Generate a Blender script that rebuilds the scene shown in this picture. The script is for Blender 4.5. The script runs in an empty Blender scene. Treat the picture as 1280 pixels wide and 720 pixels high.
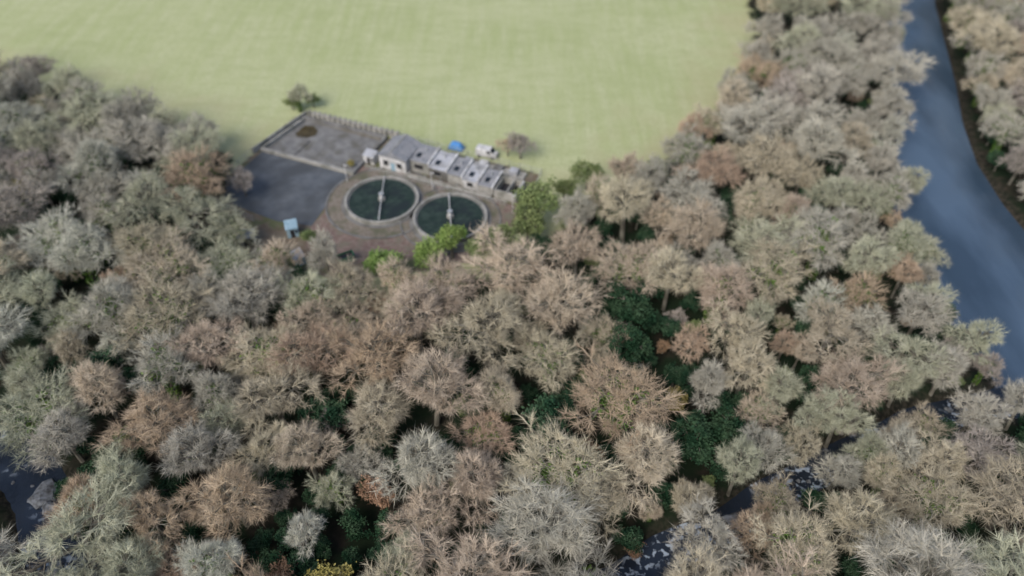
import bpy, math, random
import numpy as np
from mathutils import Vector, Matrix
random.seed(7)
S = bpy.context.scene
S.view_settings.view_transform = 'Standard'
S.view_settings.look = 'None'
S.view_settings.exposure = 0

# ------------------------------------------------------------ helpers
def link(o):
    S.collection.objects.link(o); return o

def mesh_obj(name, verts, faces, mats=(), parent=None, midx=None, smooth=False):
    me = bpy.data.meshes.new(name)
    me.from_pydata(verts, [], faces)
    for m in mats: me.materials.append(m)
    if midx is not None: me.polygons.foreach_set('material_index', midx)
    if smooth: me.polygons.foreach_set('use_smooth', [True]*len(me.polygons))
    me.update()
    o = link(bpy.data.objects.new(name, me))
    if parent: o.parent = parent
    return o

def empty(name, loc=(0,0,0), rot=0.0, parent=None):
    e = link(bpy.data.objects.new(name, None))
    e.empty_display_size = 1
    e.location = loc; e.rotation_euler = (0,0,rot)
    if parent: e.parent = parent
    return e

def mat(name, c1, c2, scale=1.0, rough=0.9, detail=4, bump=0.0, spec=0.3, stretch=(1,1,1), c3=None, scale3=0.1, lo=0.35, hi=0.65, coord='Object', metal=0.0):
    m = bpy.data.materials.new(name); m.use_nodes = True
    nt = m.node_tree; N = nt.nodes; L = nt.links
    b = N['Principled BSDF']
    b.inputs['Roughness'].default_value = rough
    b.inputs['Specular IOR Level'].default_value = spec
    b.inputs['Metallic'].default_value = metal
    tc = N.new('ShaderNodeTexCoord'); mp = N.new('ShaderNodeMapping')
    mp.inputs['Scale'].default_value = stretch
    L.new(tc.outputs[coord], mp.inputs[0])
    no = N.new('ShaderNodeTexNoise'); no.inputs['Scale'].default_value = scale; no.inputs['Detail'].default_value = detail
    L.new(mp.outputs[0], no.inputs['Vector'])
    r = N.new('ShaderNodeMapRange'); r.inputs[1].default_value = lo; r.inputs[2].default_value = hi
    L.new(no.outputs[0], r.inputs[0])
    mx = N.new('ShaderNodeMix'); mx.data_type = 'RGBA'
    mx.inputs[6].default_value = (*c1, 1); mx.inputs[7].default_value = (*c2, 1)
    L.new(r.outputs[0], mx.inputs[0])
    out = mx.outputs[2]
    if c3 is not None:
        n3 = N.new('ShaderNodeTexNoise'); n3.inputs['Scale'].default_value = scale3; n3.inputs['Detail'].default_value = 4
        L.new(mp.outputs[0], n3.inputs['Vector'])
        r3 = N.new('ShaderNodeMapRange'); r3.inputs[1].default_value = 0.45; r3.inputs[2].default_value = 0.65
        L.new(n3.outputs[0], r3.inputs[0])
        m3 = N.new('ShaderNodeMix'); m3.data_type = 'RGBA'
        L.new(r3.outputs[0], m3.inputs[0]); L.new(out, m3.inputs[6]); m3.inputs[7].default_value = (*c3, 1)
        out = m3.outputs[2]
    L.new(out, b.inputs['Base Color'])
    if bump > 0:
        bp = N.new('ShaderNodeBump'); bp.inputs['Strength'].default_value = bump
        L.new(no.outputs[0], bp.inputs['Height']); L.new(bp.outputs[0], b.inputs['Normal'])
    return m

def tmat(name, c1, c2, val=.12, hue=.008):
    """light-weight vegetation material: noise mix + per-tree drift, plain diffuse"""
    m = bpy.data.materials.new(name); m.use_nodes = True
    nt = m.node_tree; N = nt.nodes; L = nt.links; N.clear()
    out = N.new('ShaderNodeOutputMaterial'); b = N.new('ShaderNodeBsdfDiffuse')
    tc = N.new('ShaderNodeTexCoord')
    no = N.new('ShaderNodeTexNoise'); no.inputs['Scale'].default_value = .45; no.inputs['Detail'].default_value = 0
    L.new(tc.outputs['Object'], no.inputs['Vector'])
    oi = N.new('ShaderNodeObjectInfo')
    r = N.new('ShaderNodeMapRange'); r.inputs[1].default_value=.35; r.inputs[2].default_value=.65
    L.new(no.outputs[0], r.inputs[0])
    mx = N.new('ShaderNodeMix'); mx.data_type='RGBA'
    mx.inputs[6].default_value=(*c1,1); mx.inputs[7].default_value=(*c2,1); L.new(r.outputs[0], mx.inputs[0])
    rr = N.new('ShaderNodeMapRange'); rr.inputs[3].default_value=1-val; rr.inputs[4].default_value=1+val
    L.new(oi.outputs['Random'], rr.inputs[0])
    mm = N.new('ShaderNodeMath'); mm.operation='MULTIPLY'; mm.inputs[1].default_value=17.31
    fr = N.new('ShaderNodeMath'); fr.operation='FRACT'
    L.new(oi.outputs['Random'], mm.inputs[0]); L.new(mm.outputs[0], fr.inputs[0])
    hr = N.new('ShaderNodeMapRange'); hr.inputs[3].default_value=.5-hue; hr.inputs[4].default_value=.5+hue
    L.new(fr.outputs[0], hr.inputs[0])
    hs = N.new('ShaderNodeHueSaturation')
    L.new(mx.outputs[2], hs.inputs['Color']); L.new(rr.outputs[0], hs.inputs['Value']); L.new(hr.outputs[0], hs.inputs['Hue'])
    L.new(hs.outputs[0], b.inputs[0]); L.new(b.outputs[0], out.inputs[0])
    return m

def pts_in_poly(X, Y, poly):
    ins = np.zeros(X.shape, bool); n = len(poly)
    for i in range(n):
        x1,y1 = poly[i]; x2,y2 = poly[(i+1)%n]
        if y1 == y2: continue
        c = ((y1 > Y) != (y2 > Y)) & (X < (x2-x1)*(Y-y1)/(y2-y1)+x1)
        ins ^= c
    return ins
def dist_line(X, Y, line, closed=False):
    D = np.full(X.shape, 1e9); n = len(line)
    for i in range(n if closed else n-1):
        x1,y1 = line[i]; x2,y2 = line[(i+1)%n]
        dx,dy = x2-x1,y2-y1
        t = np.clip(((X-x1)*dx+(Y-y1)*dy)/(dx*dx+dy*dy),0,1)
        D = np.minimum(D, np.hypot(X-x1-t*dx, Y-y1-t*dy))
    return D
def sdist(X, Y, poly):   # positive inside
    d = dist_line(X, Y, poly, True)
    return np.where(pts_in_poly(X, Y, poly), d, -d)

# ------------------------------------------------------------ site plan (metres)
LB = [(330,700),(200,420),(150,310),(126,250),(108,200),(95.5,160),(89,140),(82,125),(77.5,108),(77,95),(79,85),(82,74),(84,64),(88,54),(94,40),(98,10),(98,-80),(80,-300)]
RB = [(130,-300),(135,-80),(132,10),(122,40),(115,62),(109,84),(106,104),(105,122),(106,137),(110,154),(116,172),(130,220),(144,250),(172,310),(230,420),(360,700)]
RIVER = LB + RB
STREAM = [(-200,56),(-130,64),(-98,66),(-84,63),(-75,59),(-69,53),(-63,43),(-48,33),(-12,31),(10,38),(20,44.5),(31,49.5),(43,56.5),(54,62),(64,67),(76,70),(90,72)]
FOREST = [(-400,330),(-200,205),(-131,172),(-107,163),(-82,149),(-66,141),(-61,130),(-59,116),(-50,104),(-40,98),(-30,92),(-12,97),(2,101),(9,112),(18,125),(34,136),(47,152),(59,172),(70,200),(79,300),(110,420),(200,700)]
FOREST += [(700,700),(700,-300),(-700,-300),(-700,480)]
ANG = math.radians(-22.3); CO, SI = math.cos(ANG), math.sin(ANG)
OX, OY = -58.0, 140.0
def w2(a, b): return (OX+a*CO-b*SI, OY+a*SI+b*CO)
YARD = [w2(-1,-19), w2(-1,16.5), w2(27,16.5), w2(62.5,16.8), w2(64,-2), w2(58,-18), w2(40,-29), w2(20,-30)]

# ------------------------------------------------------------ terrain (one sheet)
def axis(lo, hi, step, far, n=14):
    core = list(np.arange(lo, hi+0.01, step))
    g = [(far-0)*((i/n)**2.2) for i in range(1, n+1)]
    return np.array([lo-v for v in reversed(g)] + core + [hi+v for v in g])
xs = axis(-180, 190, 1.6, 1900); ys = axis(-10, 320, 1.6, 1900)
X, Y = np.meshgrid(xs, ys)
sr = sdist(X, Y, RIVER)
ss = dist_line(X, Y, STREAM)
sf = sdist(X, Y, FOREST)
sy = sdist(X, Y, YARD)
def sstep(a, b, v):
    t = np.clip((v-a)/(b-a), 0, 1); return t*t*(3-2*t)
und = 0.5*np.sin(X*0.11+1.3)*np.cos(Y*0.09) + 0.35*np.sin(X*0.31+Y*0.22) + 0.25*np.sin(Y*0.47-X*0.19)
far = np.maximum(np.abs(X)-250, 0)+np.maximum(Y-380, 0)
Z = und*sstep(0, 8, sf) + 0.00008*far**2*0.2
Zf = 0.4*np.sin(X*0.025)*np.sin(Y*0.02)*sstep(6, 60, -sy)*(1-sstep(0, 8, sf))
Z = Z + Zf
stream_w = np.where(X < -40, 2.9, 1.7)
Z = Z*(1-sstep(-8, 0, sr)) - 2.6*sstep(-2.5, 3, sr)
ks = 1-sstep(stream_w-1.2, stream_w+3.4, ss)
Z = np.where(sr > 0, Z, Z*(1-ks) - 2.1*ks)
ny, nx = X.shape
verts = np.stack([X.ravel(), Y.ravel(), Z.ravel()], 1).tolist()
faces = [(j*nx+i, j*nx+i+1, (j+1)*nx+i+1, (j+1)*nx+i) for j in range(ny-1) for i in range(nx-1)]

def ground_mat(kind):
    gm = bpy.data.materials.new('terrain_'+kind); gm.use_nodes = True
    nt = gm.node_tree; N = nt.nodes; L = nt.links
    B = N['Principled BSDF']; B.inputs['Roughness'].default_value = 0.95; B.inputs['Specular IOR Level'].default_value = 0.1
    tc = N.new('ShaderNodeTexCoord')
    def noise(scale, detail=4, vec=None, rough=0.55):
        n = N.new('ShaderNodeTexNoise'); n.inputs['Scale'].default_value = scale; n.inputs['Detail'].default_value = detail
        n.inputs['Roughness'].default_value = rough
        L.new(vec if vec else tc.outputs['Object'], n.inputs['Vector']); return n.outputs[0]
    def mr(v, a, b, c=0, d=1):
        r = N.new('ShaderNodeMapRange')
        for i,x in zip((1,2,3,4),(a,b,c,d)): r.inputs[i].default_value = x
        L.new(v, r.inputs[0]); return r.outputs[0]
    def mixc(f, a, b):
        m = N.new('ShaderNodeMix'); m.data_type = 'RGBA'
        L.new(f, m.inputs[0])
        for s,v in ((6,a),(7,b)):
            if isinstance(v, tuple): m.inputs[s].default_value = (*v,1)
            else: L.new(v, m.inputs[s])
        return m.outputs[2]
    def add(a, b):
        m = N.new('ShaderNodeMath'); m.operation = 'ADD'; L.new(a, m.inputs[0]); L.new(b, m.inputs[1]); return m.outputs[0]
    at = N.new('ShaderNodeAttribute'); at.attribute_name = 'zones'
    sep = N.new('ShaderNodeSeparateXYZ'); L.new(at.outputs['Vector'], sep.inputs[0])
    col = None
    if kind != 'wood':
        mp = N.new('ShaderNodeMapping'); mp.inputs['Scale'].default_value = (1.0,0.10,1); mp.inputs['Rotation'].default_value=(0,0,0.06); L.new(tc.outputs['Object'], mp.inputs[0])
        mp2 = N.new('ShaderNodeMapping'); mp2.inputs['Scale'].default_value = (0.35,1.0,1); mp2.inputs['Rotation'].default_value=(0,0,0.5); L.new(tc.outputs['Object'], mp2.inputs[0])
        field = mixc(mr(noise(0.022,3),0.4,0.6), (0.39,0.435,0.215), (0.46,0.49,0.275))
        field = mixc(mr(noise(0.42,5,mp.outputs[0]),0.38,0.66,0,0.65), field, (0.50,0.52,0.32))
        field = mixc(mr(noise(0.30,6,mp2.outputs[0],0.7),0.46,0.70,0,0.65), field, (0.345,0.385,0.19))
        field = mixc(mr(noise(1.3,4),0.45,0.75,0,0.6), field, (0.30,0.335,0.165))
        edge = add(sep.outputs[0], mr(noise(0.09,5),0.2,0.8,-16,16))
        field = mixc(mr(edge,-18,4,0,0.6), field, (0.42,0.39,0.235))
        col = field
    if kind != 'field':
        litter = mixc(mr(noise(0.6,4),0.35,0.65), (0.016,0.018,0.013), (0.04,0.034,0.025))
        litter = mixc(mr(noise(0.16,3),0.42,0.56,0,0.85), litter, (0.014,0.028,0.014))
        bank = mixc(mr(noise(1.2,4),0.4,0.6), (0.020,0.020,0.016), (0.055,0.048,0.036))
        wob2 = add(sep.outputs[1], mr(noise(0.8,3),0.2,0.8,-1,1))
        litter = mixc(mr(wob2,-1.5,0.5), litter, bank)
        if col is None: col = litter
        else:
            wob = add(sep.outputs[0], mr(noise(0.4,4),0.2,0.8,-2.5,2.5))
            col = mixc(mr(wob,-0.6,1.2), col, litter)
            yard = mixc(mr(noise(0.5,5),0.35,0.65), (0.15,0.115,0.085), (0.20,0.175,0.135))
            yard = mixc(mr(noise(0.22,4),0.5,0.62,0,0.8), yard, (0.11,0.13,0.06))
            wob3 = add(sep.outputs[2], mr(noise(0.8,3),0.2,0.8,-0.8,0.8))
            col = mixc(mr(wob3,-0.3,0.3), col, yard)
    L.new(col, B.inputs['Base Color'])
    return gm
def corners(fn, A): return fn.reduce([A[:-1,:-1],A[1:,:-1],A[:-1,1:],A[1:,1:]])
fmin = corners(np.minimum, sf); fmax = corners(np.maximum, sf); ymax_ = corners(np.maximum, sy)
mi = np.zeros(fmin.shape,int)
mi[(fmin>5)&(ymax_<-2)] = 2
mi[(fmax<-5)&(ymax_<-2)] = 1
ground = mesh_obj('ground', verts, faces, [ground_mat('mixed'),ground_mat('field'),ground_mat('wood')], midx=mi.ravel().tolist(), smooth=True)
a = ground.data.attributes.new('zones', 'FLOAT_VECTOR', 'POINT')
wet = np.maximum(sr+1.0, stream_w+1.6-ss)
a.data.foreach_set('vector', np.stack([np.clip(sf,-60,60).ravel(), np.clip(wet,-60,60).ravel(), np.clip(sy,-60,60).ravel()],1).astype('f').ravel())

# ------------------------------------------------------------ water
def water_mat(name, c1, c2, foam=None, rough=0.12, fl=(.55,.63)):
    m = bpy.data.materials.new(name); m.use_nodes = True
    nt = m.node_tree; N = nt.nodes; L = nt.links; b = N['Principled BSDF']
    b.inputs['Roughness'].default_value = rough
    tc = N.new('ShaderNodeTexCoord')
    def no(s, d, sc=(1,1,1)):
        mp = N.new('ShaderNodeMapping'); mp.inputs['Scale'].default_value = sc; L.new(tc.outputs['Object'], mp.inputs[0])
        n = N.new('ShaderNodeTexNoise'); n.inputs['Scale'].default_value = s; n.inputs['Detail'].default_value = d
        L.new(mp.outputs[0], n.inputs['Vector']); return n.outputs[0]
    def rg(v,a,b_,c=0,d=1):
        r = N.new('ShaderNodeMapRange')
        for i,x in zip((1,2,3,4),(a,b_,c,d)): r.inputs[i].default_value = x
        L.new(v, r.inputs[0]); return r.outputs[0]
    mx = N.new('ShaderNodeMix'); mx.data_type='RGBA'
    mx.inputs[6].default_value=(*c1,1); mx.inputs[7].default_value=(*c2,1)
    L.new(rg(no(0.05,5,(1.8,0.5,1)),0.38,0.62), mx.inputs[0]); out = mx.outputs[2]
    if foam:
        m2 = N.new('ShaderNodeMix'); m2.data_type='RGBA'; m2.inputs[7].default_value=(*foam,1)
        ml = N.new('ShaderNodeMath'); ml.operation='MULTIPLY'
        L.new(rg(no(1.0,6),0.53,0.62), ml.inputs[0]); L.new(rg(no(0.10,3),fl[0],fl[1]), ml.inputs[1])
        L.new(ml.outputs[0], m2.inputs[0]); L.new(out, m2.inputs[6]); out = m2.outputs[2]
        L.new(rg(ml.outputs[0],0,1,rough,0.8), b.inputs['Roughness'])
    L.new(out, b.inputs['Base Color'])
    bp = N.new('ShaderNodeBump'); bp.inputs['Strength'].default_value = 0.45; bp.inputs['Distance'].default_value = 0.2
    L.new(no(0.9,5), bp.inputs['Height']); L.new(bp.outputs[0], b.inputs['Normal'])
    return m
wm = water_mat('river_water', (0.042,0.070,0.108), (0.088,0.135,0.20))
def resample(line, n):
    P = np.array(line, float); d = np.r_[0, np.cumsum(np.hypot(*np.diff(P, axis=0).T))]
    t = np.linspace(0, d[-1], n)
    return np.stack([np.interp(t,d,P[:,0]), np.interp(t,d,P[:,1])],1)
l2 = resample(LB, 120); r2 = resample(RB[::-1], 120)
vv=[]; ff=[]
for i in range(120):
    c = (l2[i]+r2[i])/2
    for f in (-1.12,-0.5,0,0.5,1.12):
        p = c+(r2[i]-c)*f
        vv.append((p[0],p[1],-1.1))
for i in range(119):
    for j in range(4):
        q=i*5+j; ff.append((q,q+1,q+6,q+5))
mesh_obj('river', vv, ff, [wm])
sm = water_mat('stream_water', (0.018,0.024,0.034), (0.032,0.045,0.07), foam=(0.46,0.54,0.64), rough=0.15, fl=(.50,.58))
sl = resample(STREAM, 110); vv=[]; ff=[]
for i in range(110):
    d = sl[min(i+1,109)]-sl[max(i-1,0)]; d/= np.hypot(*d); n = np.array([-d[1],d[0]])
    for f in (-1,0,1):
        p = sl[i]+n*(4.2 if sl[i][0]<-40 else 3.1)*f; vv.append((p[0],p[1],-1.06 if i<104 else -1.09))
for i in range(109):
    for j in range(2):
        q=i*3+j; ff.append((q,q+1,q+4,q+3))
mesh_obj('stream', vv, ff, [sm])

rock_m = mat('stream_rock', (0.10,0.10,0.10), (0.32,0.34,0.36), 1.2, 0.8, bump=0.4)
def rocks(name, spots):
    import bmesh
    bm = bmesh.new()
    for (x,y,r) in spots:
        res = bmesh.ops.create_icosphere(bm, subdivisions=2, radius=r)
        sx,sy_,sz = random.uniform(.8,1.3),random.uniform(.7,1.2),random.uniform(.4,.65)
        ph = random.uniform(0,9)
        for v in res['verts']:
            c=v.co; f=1+0.18*math.sin(c.x*4/r+ph)+0.14*math.sin(c.y*5/r+ph*2)+random.uniform(-.06,.06)
            v.co = Vector((c.x*sx*f+x, c.y*sy_*f+y, c.z*sz*f-1.05+0.1*r))
    me = bpy.data.meshes.new(name); bm.to_mesh(me); bm.free(); me.materials.append(rock_m)
    link(bpy.data.objects.new(name, me))
sp=[(-69.5,54,1.9),(-67.6,52.2,1.2),(-66,47,0.9),(-63,43,1.1),(32.0,50.3,1.1)]
for i in range(70):
    p = sl[random.randint(35,104)]
    sp.append((p[0]+random.uniform(-2.4,2.4), p[1]+random.uniform(-2.4,2.4), random.uniform(0.2,0.5)))
rocks('stream_boulders', sp)

# ------------------------------------------------------------ trees
class TM:
    def __init__(s): s.v=[]; s.f=[]; s.m=[]
def perp(d, rng):
    a = Vector((rng.gauss(0,1),rng.gauss(0,1),rng.gauss(0,1)))
    p = a - d*a.dot(d)
    return p.normalized() if p.length>1e-4 else Vector((1,0,0))
def tube(t, p0, p1, r0, r1, n, mi):
    d=(p1-p0).normalized()
    u = d.orthogonal().normalized(); w = d.cross(u); b=len(t.v)
    for p,r in ((p0,r0),(p1,r1)):
        for i in range(n):
            a=2*math.pi*i/n; q=p+(u*math.cos(a)+w*math.sin(a))*r; t.v.append((q.x,q.y,q.z))
    for i in range(n):
        j=(i+1)%n; t.f.append((b+i,b+j,b+n+j,b+n+i)); t.m.append(mi)
def twig(t, p, d, L, w, rng, mi):
    s = perp(d,rng)*w; q=p+d*L; b=len(t.v)
    t.v += [tuple(p-s),tuple(p+s),tuple(q)]; t.f.append((b,b+1,b+2)); t.m.append(mi)
def leaf(t, p, sz, rng, mi):
    d = Vector((rng.gauss(0,1),rng.gauss(0,1),rng.gauss(0,.6))).normalized(); s=perp(d,rng)
    b=len(t.v); a=d*sz; c=s*sz*.6
    t.v += [tuple(p-a),tuple(p+c),tuple(p+a),tuple(p-c)]; t.f.append((b,b+1,b+2,b+3)); t.m.append(mi)
def fib(n, rng, zmin=-0.25, jit=1.0):
    out=[]; off=rng.random()*6.28
    for i in range(n):
        z=zmin+(1-zmin)*(i+.5)/n; a=i*2.399963+off
        z=min(.999,max(-.9,z+rng.uniform(-1,1)*.5/n**.5*jit)); a+=rng.uniform(-1,1)*1.0/n**.5*jit
        q=math.sqrt(1-z*z); out.append(Vector((q*math.cos(a),q*math.sin(a),z)))
    return out
def make_tree(name, seed, R=7, H=12.5, n1=11, n2=56, n3=245, ntw=38, tl=0.2, tw=0.021, leaves=0, lsz=.25, ivy=0, lump=.46, shell=(.62,.97), s1r=(.62,1.16)):
    """crown = radiating limb hierarchy filling a lobed dome; unit R metres"""
    rng=random.Random(seed); t=TM()
    vert = .84*R
    ax,ay = rng.uniform(.80,1.18),rng.uniform(.80,1.18)
    o = Vector((rng.uniform(-.6,.6),rng.uniform(-.6,.6),H-vert))
    k=R/7
    tube(t,Vector((0,0,-1.2)),o*.5,.42*k,.34*k,7,0); tube(t,o*.5,o,.34*k,.27*k,7,0)
    D1=fib(n1,rng,-.10,1.9); D2=fib(n2,rng,-.2,1.4); D3=fib(n3,rng,-.22,1.4)
    s1=[rng.uniform(*s1r) for _ in D1]; s2=[rng.uniform(.84,1.08) for _ in D2]
    def near(d,D):
        b=max(range(len(D)),key=lambda i:d.dot(D[i])); return b, math.acos(max(-1,min(1,d.dot(D[b]))))
    w1=2.0/math.sqrt(n1)*.95; w2_=2.0/math.sqrt(n2)
    def P(d,f,rad): return o+Vector((d.x*R*ax,d.y*R*ay,d.z*vert))*(f*rad)
    up=Vector((0,0,1))
    p1=[P((d+up*.25).normalized(),.38,s) for d,s in zip(D1,s1)]
    for p in p1:
        mid=o.lerp(p,.5)+Vector((0,0,-.15*R*.3))
        tube(t,o,mid,.17*k,.14*k,5,0); tube(t,mid,p,.14*k,.11*k,5,0)
        if ivy:
            for _ in range(ivy):
                q=o.lerp(p,rng.random()*1.3); leaf(t,q+Vector((rng.gauss(0,.4),rng.gauss(0,.4),rng.gauss(0,.4))),rng.uniform(.12,.28),rng,2)
    par=[];p2=[]
    for d,s in zip(D2,s2):
        i,an=near(d,D1); par.append(i)
        rad=s1[i]*(1-lump*min(1.4,(an/w1)**2))*s
        dd=(d*.75+D1[i]*.25).normalized(); q=P(dd,.66,rad); p2.append((q,rad))
        m=p1[i].lerp(q,.5)+Vector((rng.gauss(0,.2),rng.gauss(0,.2),rng.gauss(.1,.15)))*k
        tube(t,p1[i],m,.085*k,.065*k,4,0); tube(t,m,q,.065*k,.05*k,3,0)
    for d in D3:
        j,an2=near(d,D2); i=par[j]; an1=math.acos(max(-1,min(1,d.dot(D1[i]))))
        rad=s1[i]*(1-lump*min(1.4,(an1/w1)**2))*s2[j]*(1-.16*(an2/w2_)**2)*rng.uniform(.86,1.10)
        q=P(d,shell[1]*.93,rad); a=p2[j][0]
        m=a.lerp(q,.5)+Vector((rng.gauss(0,.18),rng.gauss(0,.18),rng.gauss(0.05,.18)))*k
        tube(t,a,m,.034*k,.028*k,3,1); tube(t,m,q,.028*k,.012*k,3,1)
        dr=(q-a).normalized()
        for _ in range(ntw):
            u=rng.random()**.8*1.02
            c=a.lerp(m,u*2) if u<.5 else m.lerp(q,u*2-1)
            th=rng.uniform(.1,1.4)
            nd=(dr*math.cos(th)+perp(dr,rng)*math.sin(th)+up*.12).normalized()
            twig(t,c,nd,rng.uniform(.45,1.45)*tl*R*.75,tw*k*rng.uniform(.7,1.3),rng,1)
        for _ in range(leaves):
            c=a.lerp(q,.3+.8*rng.random())+Vector((rng.gauss(0,1),rng.gauss(0,1),rng.gauss(0,1)))*.07*R
            leaf(t,c,lsz*rng.uniform(.6,1.3),rng,1)
    if ivy:
        for i in range(ivy*7):
            z=rng.uniform(0,o.z*1.05); a=rng.random()*6.28; rr=.45+rng.random()*.45
            leaf(t,Vector((math.cos(a)*rr,math.sin(a)*rr,z)),rng.uniform(.12,.28),rng,2)
    me=bpy.data.meshes.new(name); me.from_pydata(t.v,[],t.f)
    for i in range(3): me.materials.append(None)
    me.polygons.foreach_set('material_index',t.m); me.update()
    return me

bare = [make_tree('bare_crown_%d'%i, 100+i, R=7, H=random.uniform(11.5,13.5), n1=(6,8,11,14)[i%4], ivy=(90 if i%3==0 else 0)) for i in range(9)]
leafy = [make_tree('leaf_crown_%d'%i, 300+i, R=5, H=9, n1=10,n2=40,n3=150,ntw=4,leaves=20,lsz=.22,s1r=(.75,1.1)) for i in range(3)]
ever = [make_tree('evergreen_crown_%d'%i, 400+i, R=4, H=6.5, n1=9,n2=36,n3=120,ntw=0,leaves=24,lsz=.2,s1r=(.6,1.15)) for i in range(3)]

bark = tmat('bark',(0.12,0.11,0.09),(0.24,0.23,0.19))
ivym = tmat('ivy_leaves',(0.07,0.14,0.03),(0.16,0.24,0.06))
TW = {
 'G': tmat('lichen_twigs',(0.38,0.39,0.285),(0.54,0.545,0.41)),
 'P': tmat('pinkish_twigs',(0.46,0.385,0.30),(0.61,0.52,0.41)),
 'B': tmat('beige_twigs',(0.44,0.395,0.295),(0.60,0.54,0.41)),
 'K': tmat('grey_twigs',(0.39,0.375,0.315),(0.54,0.515,0.435)),
 'S': tmat('silver_twigs',(0.46,0.46,0.385),(0.62,0.615,0.52)),
 'N': tmat('orange_brown_twigs',(0.43,0.335,0.245),(0.56,0.445,0.33)),
 'V': tmat('dull_brown_twigs',(0.35,0.315,0.28),(0.48,0.435,0.385)),
}
LF = {
 'R': (tmat('rust_leaves',(0.27,0.175,0.11),(0.37,0.25,0.16)),'rust_leaved_tree'),
 'Y': (tmat('yellow_leaves',(0.27,0.23,0.07),(0.36,0.31,0.12)),'yellow_leaved_tree'),
 'L': (tmat('bright_green_leaves',(0.15,0.25,0.065),(0.27,0.37,0.12)),'green_leaved_tree'),
 'O': (tmat('olive_leaves',(0.14,0.19,0.075),(0.23,0.28,0.12)),'olive_green_tree'),
 'E': (tmat('evergreen_leaves',(0.022,0.055,0.030),(0.055,0.10,0.055)),'evergreen_shrub'),
}
def gz(x,y):
    i=min(max(int(np.searchsorted(xs,x)),0),nx-1); j=min(max(int(np.searchsorted(ys,y)),0),ny-1)
    return float(Z[j,i])
def plant(x,y,r,kind,hs=1.0,lean=(0,0)):
    if kind in TW:
        me=random.choice(bare); nm='bare_tree'; s=r/7*1.13; m1=TW[kind]
        if r<4: nm='bare_sapling'
        sz=(0.45+0.55*s)*random.uniform(.88,1.12)*hs if r>=4 else s*1.1*hs
    elif kind=='E':
        me=random.choice(ever); nm='evergreen_shrub'; s=r/4; m1=LF[kind][0]; sz=s*hs
    else:
        me=random.choice(leafy); nm=LF[kind][1]; s=r/5; m1=LF[kind][0]; sz=s*hs
    o=link(bpy.data.objects.new(nm,me)); o.location=(x,y,gz(x,y))
    o.rotation_euler=(random.uniform(-.09,.09)+lean[0],random.uniform(-.09,.09)+lean[1],random.uniform(0,6.28))
    if lean!=(0,0): o.rotation_euler=(lean[0],lean[1],random.uniform(-.5,.5))
    o.scale=(s*random.uniform(.88,1.14),s*random.uniform(.88,1.14),sz)
    for i,m in enumerate((bark,m1,ivym)):
        o.material_slots[i].link='OBJECT'; o.material_slots[i].material=m
    return o

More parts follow.
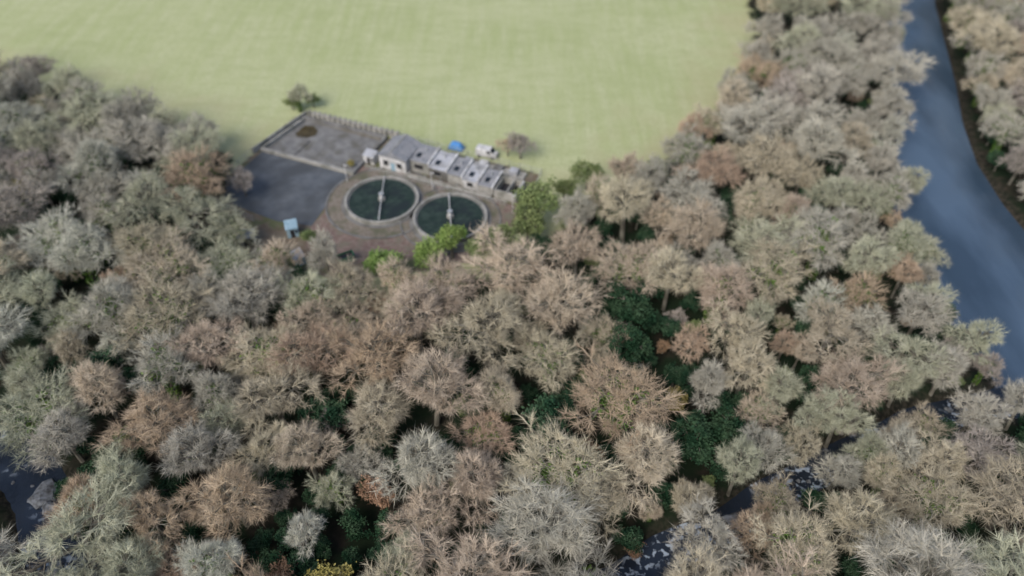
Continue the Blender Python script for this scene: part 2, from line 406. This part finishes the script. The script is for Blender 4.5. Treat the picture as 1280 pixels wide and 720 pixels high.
SP=[(-86,102,7,'S'),(-62,109,7.5,'G'),(-68,130.5,8.5,'G'),(-74,119,6.5,'S'),(-85,143,7,'K'),(-100,150,7,'K'),(-116,157,7,'K'),(-99,124,6,'V'),(-91,131,6,'K'),(-103,121,4,'Y'),
(-78,109,6,'K'),(-75.5,83,6.3,'G'),(-75,70,4.5,'G'),(-63,67,6,'P'),(-58,80,8.5,'B'),(-46,87,8.5,'K'),(-34.5,88,6.5,'G'),(-27,80,7,'P'),(-39,75,7,'B'),(-47,67,6,'K'),
(-54,52,6.5,'G'),(-44.6,56,6,'K'),(-36.5,58,5.5,'B'),(-48,40,6,'G'),(-38,41,6,'S'),(-28,45,3.8,'S'),(-25,52.5,3.9,'G'),(-19.5,52,3.3,'R'),(-23,38,4.4,'Y'),(-10.5,46,5.2,'P'),
(-4,52,6.5,'P'),(-12,66,7.5,'P'),(-11,89,8,'P'),(-4,77,7.5,'B'),(8,86,8.5,'P'),(6,74,6.5,'B'),(12,58.7,2.8,'R'),(12.3,48.7,5.4,'B'),(17,45.5,2.0,'R'),(26,69,2.7,'Y'),
(35.5,88,8,'P'),(37,72,6.5,'B'),(52.6,86,6,'S'),(45,78,3.6,'N'),(47,102,8,'G'),(36,114,8.5,'K'),(22,109,7.5,'B'),(32,54,5,'G'),(46,64,5,'G'),(64,94,6,'G'),(64,74,6.3,'G'),
(60,82,5,'K'),(46,46,7.5,'B'),(58,49,7,'B'),(36,43,6.5,'B'),(68,56,5.5,'V'),(56.5,57,5,'K'),(65,117,6.5,'G'),(67,140,7.5,'K'),(80,157,7.5,'K'),(92,173,7,'K'),(79,184,8,'K'),(66,158,7,'V'),
(67,105,5.5,'K'),(52,125,8,'B'),(58,142,7,'K'),(26,99,6,'P'),(12,99,6,'P'),(78,142,6,'K'),(55,112,6,'P'),(30,78,4,'N'),
(-54,97,7,'G'),(-44,98,5,'P'),(-20,92,5,'P'),(-34,97.5,4.5,'K'),
(28,120,6,'K'),(38,130,7,'K'),(46,143,6.5,'B'),(18,117,5,'B'),(55,158,6.5,'K'),(62,172,6.5,'K'),(68,186,6.5,'K'),
(72,113,5.5,'G'),(77,126,5.5,'K'),(84,139,5.5,'S'),(89,153,6,'K'),(72.5,100,5.5,'G'),(98,180,6,'K'),(104,195,6.5,'K'),(110,210,6.5,'K'),(72.5,88,5,'G'),(76,78,5,'G'),(78,65,4.5,'K'),(76,95,4.2,'K'),
(110,139,6,'K'),(108.5,128,5.5,'V'),(112.5,152,6,'K'),(118,166,6.5,'K'),(123,182,6.5,'K'),(129,198,6.5,'K'),(135,214,7,'K'),(109,118,5,'K'),(121,150,6.5,'V'),(127,165,6,'B'),
(26,43.5,5,'K'),(37,57.5,4.6,'K'),(49,62.5,5,'G'),(70,64.3,5,'K'),(58,60.5,5,'B'),(61,69.5,5,'G'),(37,50,4.8,'B'),(47,55,4.5,'K'),(24,50.5,3.8,'B'),(69,72,5,'K'),(77,74,3.6,'V'),(43,60,4.2,'B'),(52,58,4.5,'G'),(84,58,4,'V'),(64,64,3.8,'B'),(-80,58,4,'K'),(-84,68,5,'G')]
SPE=[(-11.5,104.5,4.8,'L'),(-15.5,101.5,4.2,'L'),(-24,98,4.4,'L'),(-1,104,5.2,'O'),(6,115,6.2,'O'),(3,109,5.2,'O'),(-6,102,4,'O'),(16,126,4.4,'O'),(11,122,3.6,'O'),(-57,124,3.4,'V'),(-40,108,2.4,'O'),(-36,134,1.2,'Y'),
(21,86,6,'E'),(20,79,5.5,'E'),(24,92,4.6,'E'),(4.5,63,6,'E'),(8,67,4.4,'E'),(-28,66,5,'E'),(-24,70,3.5,'E'),(19,70,5,'E'),(33,62,5,'E'),(-66,74,5,'E'),(-64,60,3,'E'),(28,60,5,'E'),(-102,131,5,'E'),(-97,128,4.5,'E'),(31,100,4,'E'),(-20,60,4,'E'),(22,57,4.4,'E'),(-31,95,2.8,'O'),(62,64,2,'E'),(-60,72,3.5,'E'),(28,74,3.5,'E'),(10,57,3.5,'E'),(57,77,4,'E'),(58,74,4,'E'),(47,71,4,'E'),(-86,92,4.5,'E'),(-83,110,4,'E')]
for s in SP: plant(*s)
for s in SPE: plant(*s)
plant(2,137.5,3.9,'V',0.85); plant(-1,138.5,2.6,'N',0.8)
plant(-52,157,4.2,'G',0.85); plant(-49,159,2.8,'O',0.8); plant(-54,158,2.6,'O',0.8)
plant(80.5,122,5.5,'G',0.9,(0,.45)); plant(78,104,5,'G',0.9,(0,.35))

VOID=[(21,84,5),(20,74,4.5),(5,62,4.5),(-28,66,4),(33,62,3),(-66,72,3),(25,60,4),(-17,58,2.5),(-31,50,2),(-68,52,4.5),(-63,43,3.5),(-19,44,2.5),(-99,129,3.5),(57,76,2.5),(-85,92,2.5),(-83,111,2.5),(47,71,2.5)]
placed=[(x,y,r) for x,y,r,k in SP+[q for q in SPE if q[3]!='E']]
rng=random.Random(23)
def ok_site(x,y,m,ms):
    Xa=np.array([x]);Ya=np.array([y])
    return sdist(Xa,Ya,FOREST)[0]>m and sdist(Xa,Ya,RIVER)[0]<-2.0 and dist_line(Xa,Ya,STREAM)[0]>(ms if x>-40 else 3.6)
n=0
for r0 in (8.6,7.2,6.0,5.0,4.2):            # big crowns first, smaller ones fill in
  for tries in range(3600):
    y=rng.uniform(14,262); lim=54+.49*y; x=rng.uniform(-lim,lim+8)
    r=r0*rng.uniform(.93,1.08)
    if any((x-a)**2+(y-b)**2 < (.555*(r+c))**2 for a,b,c in placed): continue
    if any((x-a)**2+(y-b)**2 < (c+r*.45)**2 for a,b,c in VOID): continue
    if r0>8 and rng.random()<.35: continue
    if not ok_site(x,y,r*.45,2.5): continue
    # species drift in patches so neighbouring crowns merge
    pt=math.sin(x*.07+1.1)+math.sin(y*.083-x*.02)
    if x<-55 : ks_='GGKSKB' if pt>0 else 'KGKVBN'
    elif x>50 and y>100: ks_='GKBSK' if pt>0 else 'KKBVN'
    elif x>45: ks_='GGBSB' if pt>0 else 'BBKPN'
    else: ks_='PBBPK' if pt>0 else 'BKGPN'
    k=rng.choice(ks_)
    if rng.random()<.015 and r0<6: k='R'; r=2.8
    placed.append((x,y,r)); plant(x,y,r,k); n+=1
und_pl=[]; m=0
for tries in range(5000):
    y=rng.uniform(24,180); lim=46+.47*y; x=rng.uniform(-lim,lim+8)
    if any((x-a)**2+(y-b)**2<8 for a,b in und_pl): continue
    if not ok_site(x,y,1.5,2.5): continue
    dm=min((math.hypot(x-a,y-b)-c_*.58) for a,b,c_ in placed)
    if dm<0: continue
    und_pl.append((x,y)); m+=1
    k=rng.random()
    if k<.74: plant(x,y,rng.uniform(2.2,3.8),'E')
    elif k<.82: plant(x,y,rng.uniform(1.5,2.6),'O')
    elif k<.85: plant(x,y,rng.uniform(1.2,2.0),'R')
    else: plant(x,y,rng.uniform(2.2,3.6),rng.choice('VKBPN'))
print('TREES', len(SP)+len(SPE), n, m)

# ------------------------------------------------------------ treatment works
conc = mat('pale_concrete',(0.29,0.285,0.265),(0.41,0.40,0.37),0.8,0.9,c3=(0.21,0.21,0.185),scale3=0.5)
conc2 = mat('weathered_concrete',(0.155,0.155,0.155),(0.23,0.23,0.225),0.6,0.9,c3=(0.125,0.12,0.105),scale3=0.25)
asph = mat('old_asphalt',(0.085,0.098,0.115),(0.125,0.138,0.155),0.35,0.85,c3=(0.07,0.078,0.087),scale3=0.12)
brick = mat('brick_paving',(0.16,0.11,0.095),(0.24,0.18,0.155),1.1,0.9,c3=(0.17,0.16,0.12),scale3=0.3)
gravel = mat('gravel_path',(0.165,0.14,0.115),(0.24,0.21,0.175),1.5,0.95,c3=(0.12,0.12,0.08),scale3=0.3)
slate = mat('slate_roof',(0.18,0.19,0.21),(0.27,0.28,0.30),1.5,0.7,c3=(0.30,0.30,0.31),scale3=0.6)
pale_roof = mat('pale_sheet_roof',(0.36,0.375,0.41),(0.48,0.49,0.52),0.9,0.6,c3=(0.29,0.29,0.29),scale3=0.5)
white = mat('white_paint',(0.52,0.52,0.52),(0.72,0.72,0.72),1.2,0.6,c3=(0.38,0.37,0.35),scale3=.7)
dark = mat('dark_opening',(0.02,0.02,0.022),(0.035,0.035,0.04),1,0.4)
bed = mat('filter_bed',(0.022,0.038,0.035),(0.042,0.064,0.057),0.9,0.95,c3=(0.024,0.034,0.038),scale3=0.3,spec=.1)
metal = mat('galvanised_metal',(0.38,0.40,0.41),(0.5,0.51,0.52),2,0.5,metal=0.3)
blue = mat('blue_tarpaulin',(0.06,0.20,0.50),(0.10,0.30,0.62),1.5,0.6)
pblue = mat('pale_blue_paint',(0.22,0.34,0.42),(0.32,0.45,0.53),1.5,0.6)
greenp = mat('green_paint',(0.03,0.13,0.08),(0.05,0.18,0.11),1.5,0.6)
tyre = mat('tyre_rubber',(0.02,0.02,0.02),(0.03,0.03,0.03),1,0.8)
glass = mat('window_glass',(0.02,0.025,0.03),(0.03,0.04,0.05),1,0.1)
mud = mat('brown_water',(0.05,0.04,0.022),(0.09,0.07,0.035),0.7,0.25)

def box(name,a0,a1,b0,b1,z0,z1,m,parent,bev=0):
    v=[(a0,b0,z0),(a1,b0,z0),(a1,b1,z0),(a0,b1,z0),(a0,b0,z1),(a1,b0,z1),(a1,b1,z1),(a0,b1,z1)]
    f=[(0,3,2,1),(4,5,6,7),(0,1,5,4),(1,2,6,5),(2,3,7,6),(3,0,4,7)]
    return mesh_obj(name,v,f,[m],parent)
def sheet(name,poly,z,m,parent=None):
    return mesh_obj(name,[(x,y,z) for x,y in poly],[tuple(range(len(poly)))],[m],parent)
def site(name,a=0,b=0,z=0,rot=0):
    x,y=w2(a,b); return empty(name,(x,y,z),ANG+rot)
def ring(name,r0,r1,z0,z1,m,parent,n=64,c=(0,0)):
    v=[];f=[]
    for i in range(n):
        t=2*math.pi*i/n; cs,sn=math.cos(t),math.sin(t)
        for r,z in ((r0,z0),(r1,z0),(r1,z1),(r0,z1)): v.append((c[0]+r*cs,c[1]+r*sn,z))
    for i in range(n):
        j=(i+1)%n
        for k in range(4):
            l=(k+1)%4; f.append((i*4+k,i*4+l,j*4+l,j*4+k))
    return mesh_obj(name,v,f,[m],parent)
def disc(name,r,z,m,parent,n=64,c=(0,0)):
    return mesh_obj(name,[(c[0]+r*math.cos(2*math.pi*i/n),c[1]+r*math.sin(2*math.pi*i/n),z) for i in range(n)],[tuple(range(n))],[m],parent)
def cyl(name,r,z0,z1,m,parent,c=(0,0),n=20):
    v=[(c[0]+r*math.cos(2*math.pi*i/n),c[1]+r*math.sin(2*math.pi*i/n),z) for z in (z0,z1) for i in range(n)]
    f=[(i,(i+1)%n,n+(i+1)%n,n+i) for i in range(n)]+[tuple(range(n,2*n))]
    return mesh_obj(name,v,f,[m],parent)
def rod(name,p0,p1,r,m,parent,n=6):
    t=TM(); tube(t,Vector(p0),Vector(p1),r,r,n,0); return mesh_obj(name,t.v,t.f,[m],parent)

e=site('asphalt_yard'); 
sheet('surface',[(0.3,-17.5),(18,-19),(25.5,-17.5),(24.6,-10),(23,-4),(23.6,0.4),(0.3,0.4)],0.05,asph,e)
e=site('brick_paving')
sheet('surface',[(25.6,-17.8),(28,-24),(39,-25),(44,-19),(52,-17.5),(62,-15),(63,4.4),(24.4,4.4),(23.8,-4),(25.5,-10)],0.04,brick,e)
e=site('sludge_bed')
sheet('floor',[(0.6,1.3),(23.3,1.3),(24,14.6),(2.6,15.2)],0.06,conc2,e)
sheet('puddle',[(3.2,9.5),(4.4,8.6),(7,9),(8.2,10.6),(7.6,12.6),(5.6,13.8),(3.4,13.2)],0.075,mud,e)
box('front_wall',0,24.6,0.5,1.2,0,0.75,conc,e)
box('rear_wall',2,24.6,15.2,15.7,0,1.1,conc2,e)
box('side_wall',24,24.6,1.2,15.2,0,0.75,conc2,e)
vv=[(0,1.2,0),(0.5,1.2,0),(2.5,15.2,0),(2,15.2,0)]; 
mesh_obj('left_wall',vv+[(x,y,.9) for x,y,z in vv],[(4,5,6,7),(0,1,5,4),(1,2,6,5),(2,3,7,6),(3,0,4,7)],[conc],e)
box('divider_kerb',8,8.3,1.2,8,0,0.3,conc2,e)

e=site('boundary_wall')
box('wall',2,27,17.0,17.3,0,1.6,conc,e)
for i in range(18):
    a=2.3+i*1.42; box('pier_%d'%i,a,a+.4,16.6,16.997,0,1.75,conc,e)
    box('rear_pier_%d'%i,a,a+.4,17.303,17.7,0,1.75,conc,e)
vv=[(-1.0,-1,0),(-.7,-1,0),(1.9,17,0),(1.6,17,0)]
mesh_obj('side_wall',vv+[(x,y,1.6) for x,y,z in vv],[(4,5,6,7),(0,1,5,4),(1,2,6,5),(2,3,7,6),(3,0,4,7)],[conc],e)
def fence(name,pts,h=1.8):
    e=site(name)
    for k in range(len(pts)-1):
        (a0,b0),(a1,b1)=pts[k],pts[k+1]; Ln=math.hypot(a1-a0,b1-b0); n=max(1,int(Ln/2.4))
        for z in (.4,1.1,h-.1): rod('rail',(a0,b0,z),(a1,b1,z),.03,metal,e)
        for i in range(n+1):
            a=a0+(a1-a0)*i/n;b=b0+(b1-b0)*i/n; rod('post',(a,b,0),(a,b,h+.1),.06,conc,e)
fence('security_fence',[(27.2,17.2),(45,16.6),(63,16.4),(65,-2)])
fence('security_fence',[(-1,-1.2),(-1,-18.5),(14,-21)])
fence('handrail',[(25.8,3.6),(60,3.6)],1.1)

def filt(a,b,r,phase):
    e=site('trickling_filter_tank',a,b)
    big=a<40
    disc('gravel_surround',11.6 if big else 10.2,0.056 if big else 0.064,gravel,e)
    ring('kerb',11.6 if big else 10.2,12.0 if big else 10.5,0,0.22,conc2,e)
    ring('stone_walkway',r+.55,r+1.3,0,0.16,conc2,e)
    ring('wall',r,r+.5,0,1.0,conc,e)
    disc('bed',r,0.62,bed,e)
    ring('inner_channel',r-.35,r-.02,0.5,0.66,conc2,e)
    cyl('pier',.75,.6,1.15,conc,e); cyl('distributor_column',.38,1.15,2.1,white,e); cyl('cap',.55,2.1,2.25,metal,e)
    for i,t in enumerate((phase,phase+math.pi)):
        c,s=math.cos(t),math.sin(t)
        rod('arm_%d'%i,(.3*c,.3*s,1.35),((r-.1)*c,(r-.1)*s,1.25),.12,white,e)
        rod('stay_%d'%i,(.2*c,.2*s,2.15),((r*.65)*c,(r*.65)*s,1.35),.03,metal,e)
    for i in range(28):
        t=2*math.pi*i/28; rod('rail_post_%d'%i,((r+.3)*math.cos(t),(r+.3)*math.sin(t),1.0),((r+.3)*math.cos(t),(r+.3)*math.sin(t),1.5),.03,metal,e)
    return e
filt(35.0,-5.1,7.35,math.radians(90)-ANG+.04); filt(50.9,-4.8,7.2,math.radians(90)-ANG+.1)

e=site('treatment_works_building')
def gable(name,a0,a1,b0,b1,h,rise,wall,roof,axis='b'):
    g=empty(name,parent=e)
    box('walls',a0,a1,b0,b1,0,h,wall,g)
    o=.3
    am=(a0+a1)/2
    v=[(a0-o,b0-o,h-.02),(am,b0-o,h+rise),(a1+o,b0-o,h-.02),(a0-o,b1+o,h-.02),(am,b1+o,h+rise),(a1+o,b1+o,h-.02)]
    f=[(0,1,4,3),(1,2,5,4),(0,2,1),(3,4,5)]
    mesh_obj('roof',v,f,[roof],g)
    box('ridge',am-.12,am+.12,b0-o,b1+o,h+rise-.06,h+rise+.08,conc,g)
    return g
def mono(name,a0,a1,b0,b1,hf,hb,wall,roof,split=True):
    g=empty(name,parent=e)
    v=[(a0,b0,0),(a1,b0,0),(a1,b1,0),(a0,b1,0),(a0,b0,hf),(a1,b0,hf),(a1,b1,hb),(a0,b1,hb)]
    f=[(0,1,5,4),(1,2,6,5),(2,3,7,6),(3,0,4,7)]
    mesh_obj('walls',v,f,[wall],g)
    o=.2;t=.14
    v=[(a0-o,b0-o,hf+.01),(a1-.25,b0-o,hf+.01),(a1-.25,b1+o,hb+.01),(a0-o,b1+o,hb+.01)]
    mesh_obj('roof',v+[(x,y,z+t) for x,y,z in v],[(4,5,6,7),(0,1,5,4),(1,2,6,5),(2,3,7,6),(3,0,4,7),(0,3,2,1)],[roof],g)
    v=[(a1-.24,b0-.3,hf+.0),(a1+.12,b0-.3,hf),(a1+.12,b1+.3,hb),(a1-.24,b1+.3,hb)]
    mesh_obj('parapet',v+[(x,y,z+.5) for x,y,z in v],[(4,5,6,7),(0,1,5,4),(1,2,6,5),(2,3,7,6),(3,0,4,7)],[white],g)
    cyl('vent',.16,hf,hb+.9,metal,g,((a0+a1)/2,(b0+b1)/2+1),8)
    box('rooflight',a0+.9,a0+1.9,b0+1.2,b0+2.6,hf+.1,(hf+hb)/2+.25,glass,g)
    return g
def opening(a0,a1,z0,z1,b,m=None):
    box('window',a0,a1,b-.03,b-.003,z0,z1,m or dark,e); box('sill',a0-.1,a1+.1,b-.12,b-.031,z0-.12,z0-.01,conc,e)
gable('pump_house',28.6,35.2,5.4,12.6,3.6,1.5,white,slate,'b')
opening(29.6,30.8,1.2,2.4,5.4); opening(33,34.2,1.2,2.4,5.4); box('door',31.4,32.5,5.37,5.397,0,2.1,pblue,e)
mono('shed_1',35.5,40.2,7.0,12.4,3.0,3.5,conc,slate); opening(36.5,38.6,1.1,2.2,7.0)
mono('shed_2',40.4,44.8,6.4,12.0,2.7,3.2,conc2,pale_roof); opening(41.6,43.2,1.0,2.0,6.4)
mono('shed_3',45.0,48.6,6.2,11.6,2.5,3.0,conc,slate)
mono('shed_4',48.8,52.4,5.8,11.2,2.3,2.8,white,pale_roof); opening(49.8,51.2,.9,1.8,5.8)
mono('shed_5',52.6,56.0,5.6,10.8,2.1,2.6,conc,slate)
g=empty('open_tank',parent=e)
box('wall_front',56.4,61.4,5.2,5.5,0,2.2,conc,g); box('wall_back',56.4,61.4,10.2,10.5,0,2.2,conc,g)
box('wall_left',56.4,56.7,5.5,10.2,0,2.2,conc,g); box('wall_mid',59.0,59.3,5.5,10.2,0,2.15,conc,g); box('wall_right',61.1,61.4,5.5,10.2,0,2.2,white,g)
sheet('tank_floor',[(56.7,5.5),(61.1,5.5),(61.1,10.2),(56.7,10.2)],0.5,dark,g)
for i,a in enumerate((36.0,39.8,43.6,47.4)):
    box('channel_wall_%d'%i,a,a+.25,4.8,5.59,0,1.0,conc,e)
box('channel_front',35.6,56.0,4.55,4.797,0,1.0,conc,e)
box('rear_platform',36,60,12.9,15.4,0,.5,conc,e)
for i in range(6):
    box('rear_bin_%d'%i,38+i*3.7,39.9+i*3.7,13.2,15.0,.503,1.3+.3*(i%2),(white,conc2,pale_roof)[i%3],e)

e2=site('tarpaulin_covered_stack',41.2,18.6,0)
vv=[];ff=[]; n1,n2=12,8
for j in range(n2+1):
    for i in range(n1+1):
        u=i/n1*2-1; v_=j/n2*2-1
        h=1.7*(1-abs(u)**4)*(1-abs(v_)**4)+.12*random.random()
        vv.append((u*1.8,v_*1.0,max(h,0.02)))
for j in range(n2):
    for i in range(n1):
        q=j*(n1+1)+i; ff.append((q,q+1,q+n1+2,q+n1+1))
mesh_obj('tarpaulin',vv,ff,[blue],e2); box('pallet',-1.9,1.9,-1.1,1.1,0,.14,conc2,e2)

def van(name,a,b,rot,paint):
    v=site(name,a,b,0.06,rot)
    prof=[(-2.5,.35),(-2.5,2.15),(-2.3,2.3),(1.0,2.3),(1.75,1.35),(2.4,1.15),(2.5,.9),(2.5,.35)]
    vs=[(x,y,z) for y,k in ((-.95,1),(.95,1)) for x,z in prof]; n=len(prof)
    fs=[tuple(range(n-1,-1,-1)),tuple(range(n,2*n))]+[(i,(i+1)%n,n+(i+1)%n,n+i) for i in range(n)]
    b_=mesh_obj('body',vs,fs,[paint],v)
    md=b_.modifiers.new('bev','BEVEL'); md.width=.08; md.segments=2
    mesh_obj('windscreen',[(1.07,-.8,2.23),(1.07,.8,2.23),(1.72,.85,1.43),(1.72,-.85,1.43)],[(0,1,2,3)],[glass],v).location=(.03,0,.03)
    for s in (-1,1):
        mesh_obj('side_window',[(.2,s*.962,1.4),(1.45,s*.962,1.4),(.95,s*.962,2.05),(.2,s*.962,2.05)],[(0,1,2,3)],[glass],v)
        for x in (-1.6,1.6):
            t=TM(); tube(t,Vector((x,s*.78,.35)),Vector((x,s*1.0,.35)),.36,.36,16,0)
            t.f.append(tuple(range(16,32))); mesh_obj('wheel',t.v,t.f,[tyre],v)
van('white_van',49.0,18.4,0.05,white)

def cabin(name,a,b,w,d,h,wall,roof,rot=0):
    c=site(name,a,b,0,rot)
    box('walls',-w/2,w/2,-d/2,d/2,0,h,wall,c)
    v=[(-w/2-.15,-d/2-.15,h+.003),(w/2+.15,-d/2-.15,h+.003),(w/2+.15,d/2+.15,h+.35),(-w/2-.15,d/2+.15,h+.35)]
    mesh_obj('roof',v+[(x,y,z+.1) for x,y,z in v],[(4,5,6,7),(0,1,5,4),(1,2,6,5),(2,3,7,6),(3,0,4,7),(0,3,2,1)],[roof],c)
    box('door',-.4,.4,-d/2-.04,-d/2-.003,0,h*.85,dark,c); box('window',.6,w/2-.1,-d/2-.03,-d/2-.003,h*.45,h*.8,glass,c)
cabin('white_kiosk',25.6,6.6,2.6,2.0,2.1,white,pale_roof)
cabin('blue_kiosk',23.4,-21.0,2.2,2.4,2.3,pblue,pblue,.7)
cabin('small_shed',16.5,-26.5,3.0,2.2,2.0,conc,pale_roof,.5)
cabin('small_shed',29.2,-27.5,2.6,1.8,1.8,pblue,pale_roof,-.6)
e3=site('green_skip',37.5,-23.8,0.05,.9)
pr=[(-1.7,1.5),(-1.2,.15),(1.2,.15),(1.7,1.5)]
vs=[(x,y,z) for y in (-.85,.85) for x,z in pr]
mesh_obj('shell',vs,[(0,1,2,3),(7,6,5,4),(0,4,5,1),(1,5,6,2),(2,6,7,3)],[greenp],e3).modifiers.new('s','SOLIDIFY').thickness=.08
mesh_obj('load',[(-1.5,-.8,1.1),(1.5,-.8,1.1),(1.5,.8,1.15),(-1.5,.8,1.1)],[(0,1,2,3)],[dark],e3)
for a,b in ((24.5,-2.0),(43,2.6),(62,2)):
    p=site('yard_lamp_post',a,b); rod('pole',(0,0,0),(0,0,4.5),.07,white,p); box('lantern',-.1,.7,-.15,.15,4.5,4.62,white,p)

# ------------------------------------------------------------ light
W=bpy.data.worlds.new('World'); S.world=W; W.use_nodes=True
nt=W.node_tree; bg=nt.nodes['Background']; sk=nt.nodes.new('ShaderNodeTexSky'); sk.sky_type='NISHITA'; sk.sun_disc=False
EL,AZ=44,215
sk.sun_elevation=math.radians(EL); sk.sun_rotation=math.radians(AZ); sk.dust_density=3.0
nt.links.new(sk.outputs[0],bg.inputs[0]); bg.inputs[1].default_value=0.15
sl_=bpy.data.lights.new('sun','SUN'); sl_.energy=2.1; sl_.angle=math.radians(36); sl_.color=(1,.96,.90)
so=link(bpy.data.objects.new('sun',sl_))
d=Vector((math.sin(math.radians(AZ))*math.cos(math.radians(EL)),math.cos(math.radians(AZ))*math.cos(math.radians(EL)),math.sin(math.radians(EL))))
so.rotation_euler=d.to_track_quat('Z','Y').to_euler()

cam=bpy.data.cameras.new('camera'); co=link(bpy.data.objects.new('camera',cam)); S.camera=co
cam.sensor_width=36; cam.lens=36*914/1280; cam.clip_end=6000; cam.clip_start=.5
co.location=(0,0,98); co.rotation_euler=(math.radians(90-45.5),0,0)
cam.dof.use_dof=True; cam.dof.focus_distance=98; cam.dof.aperture_fstop=0.022
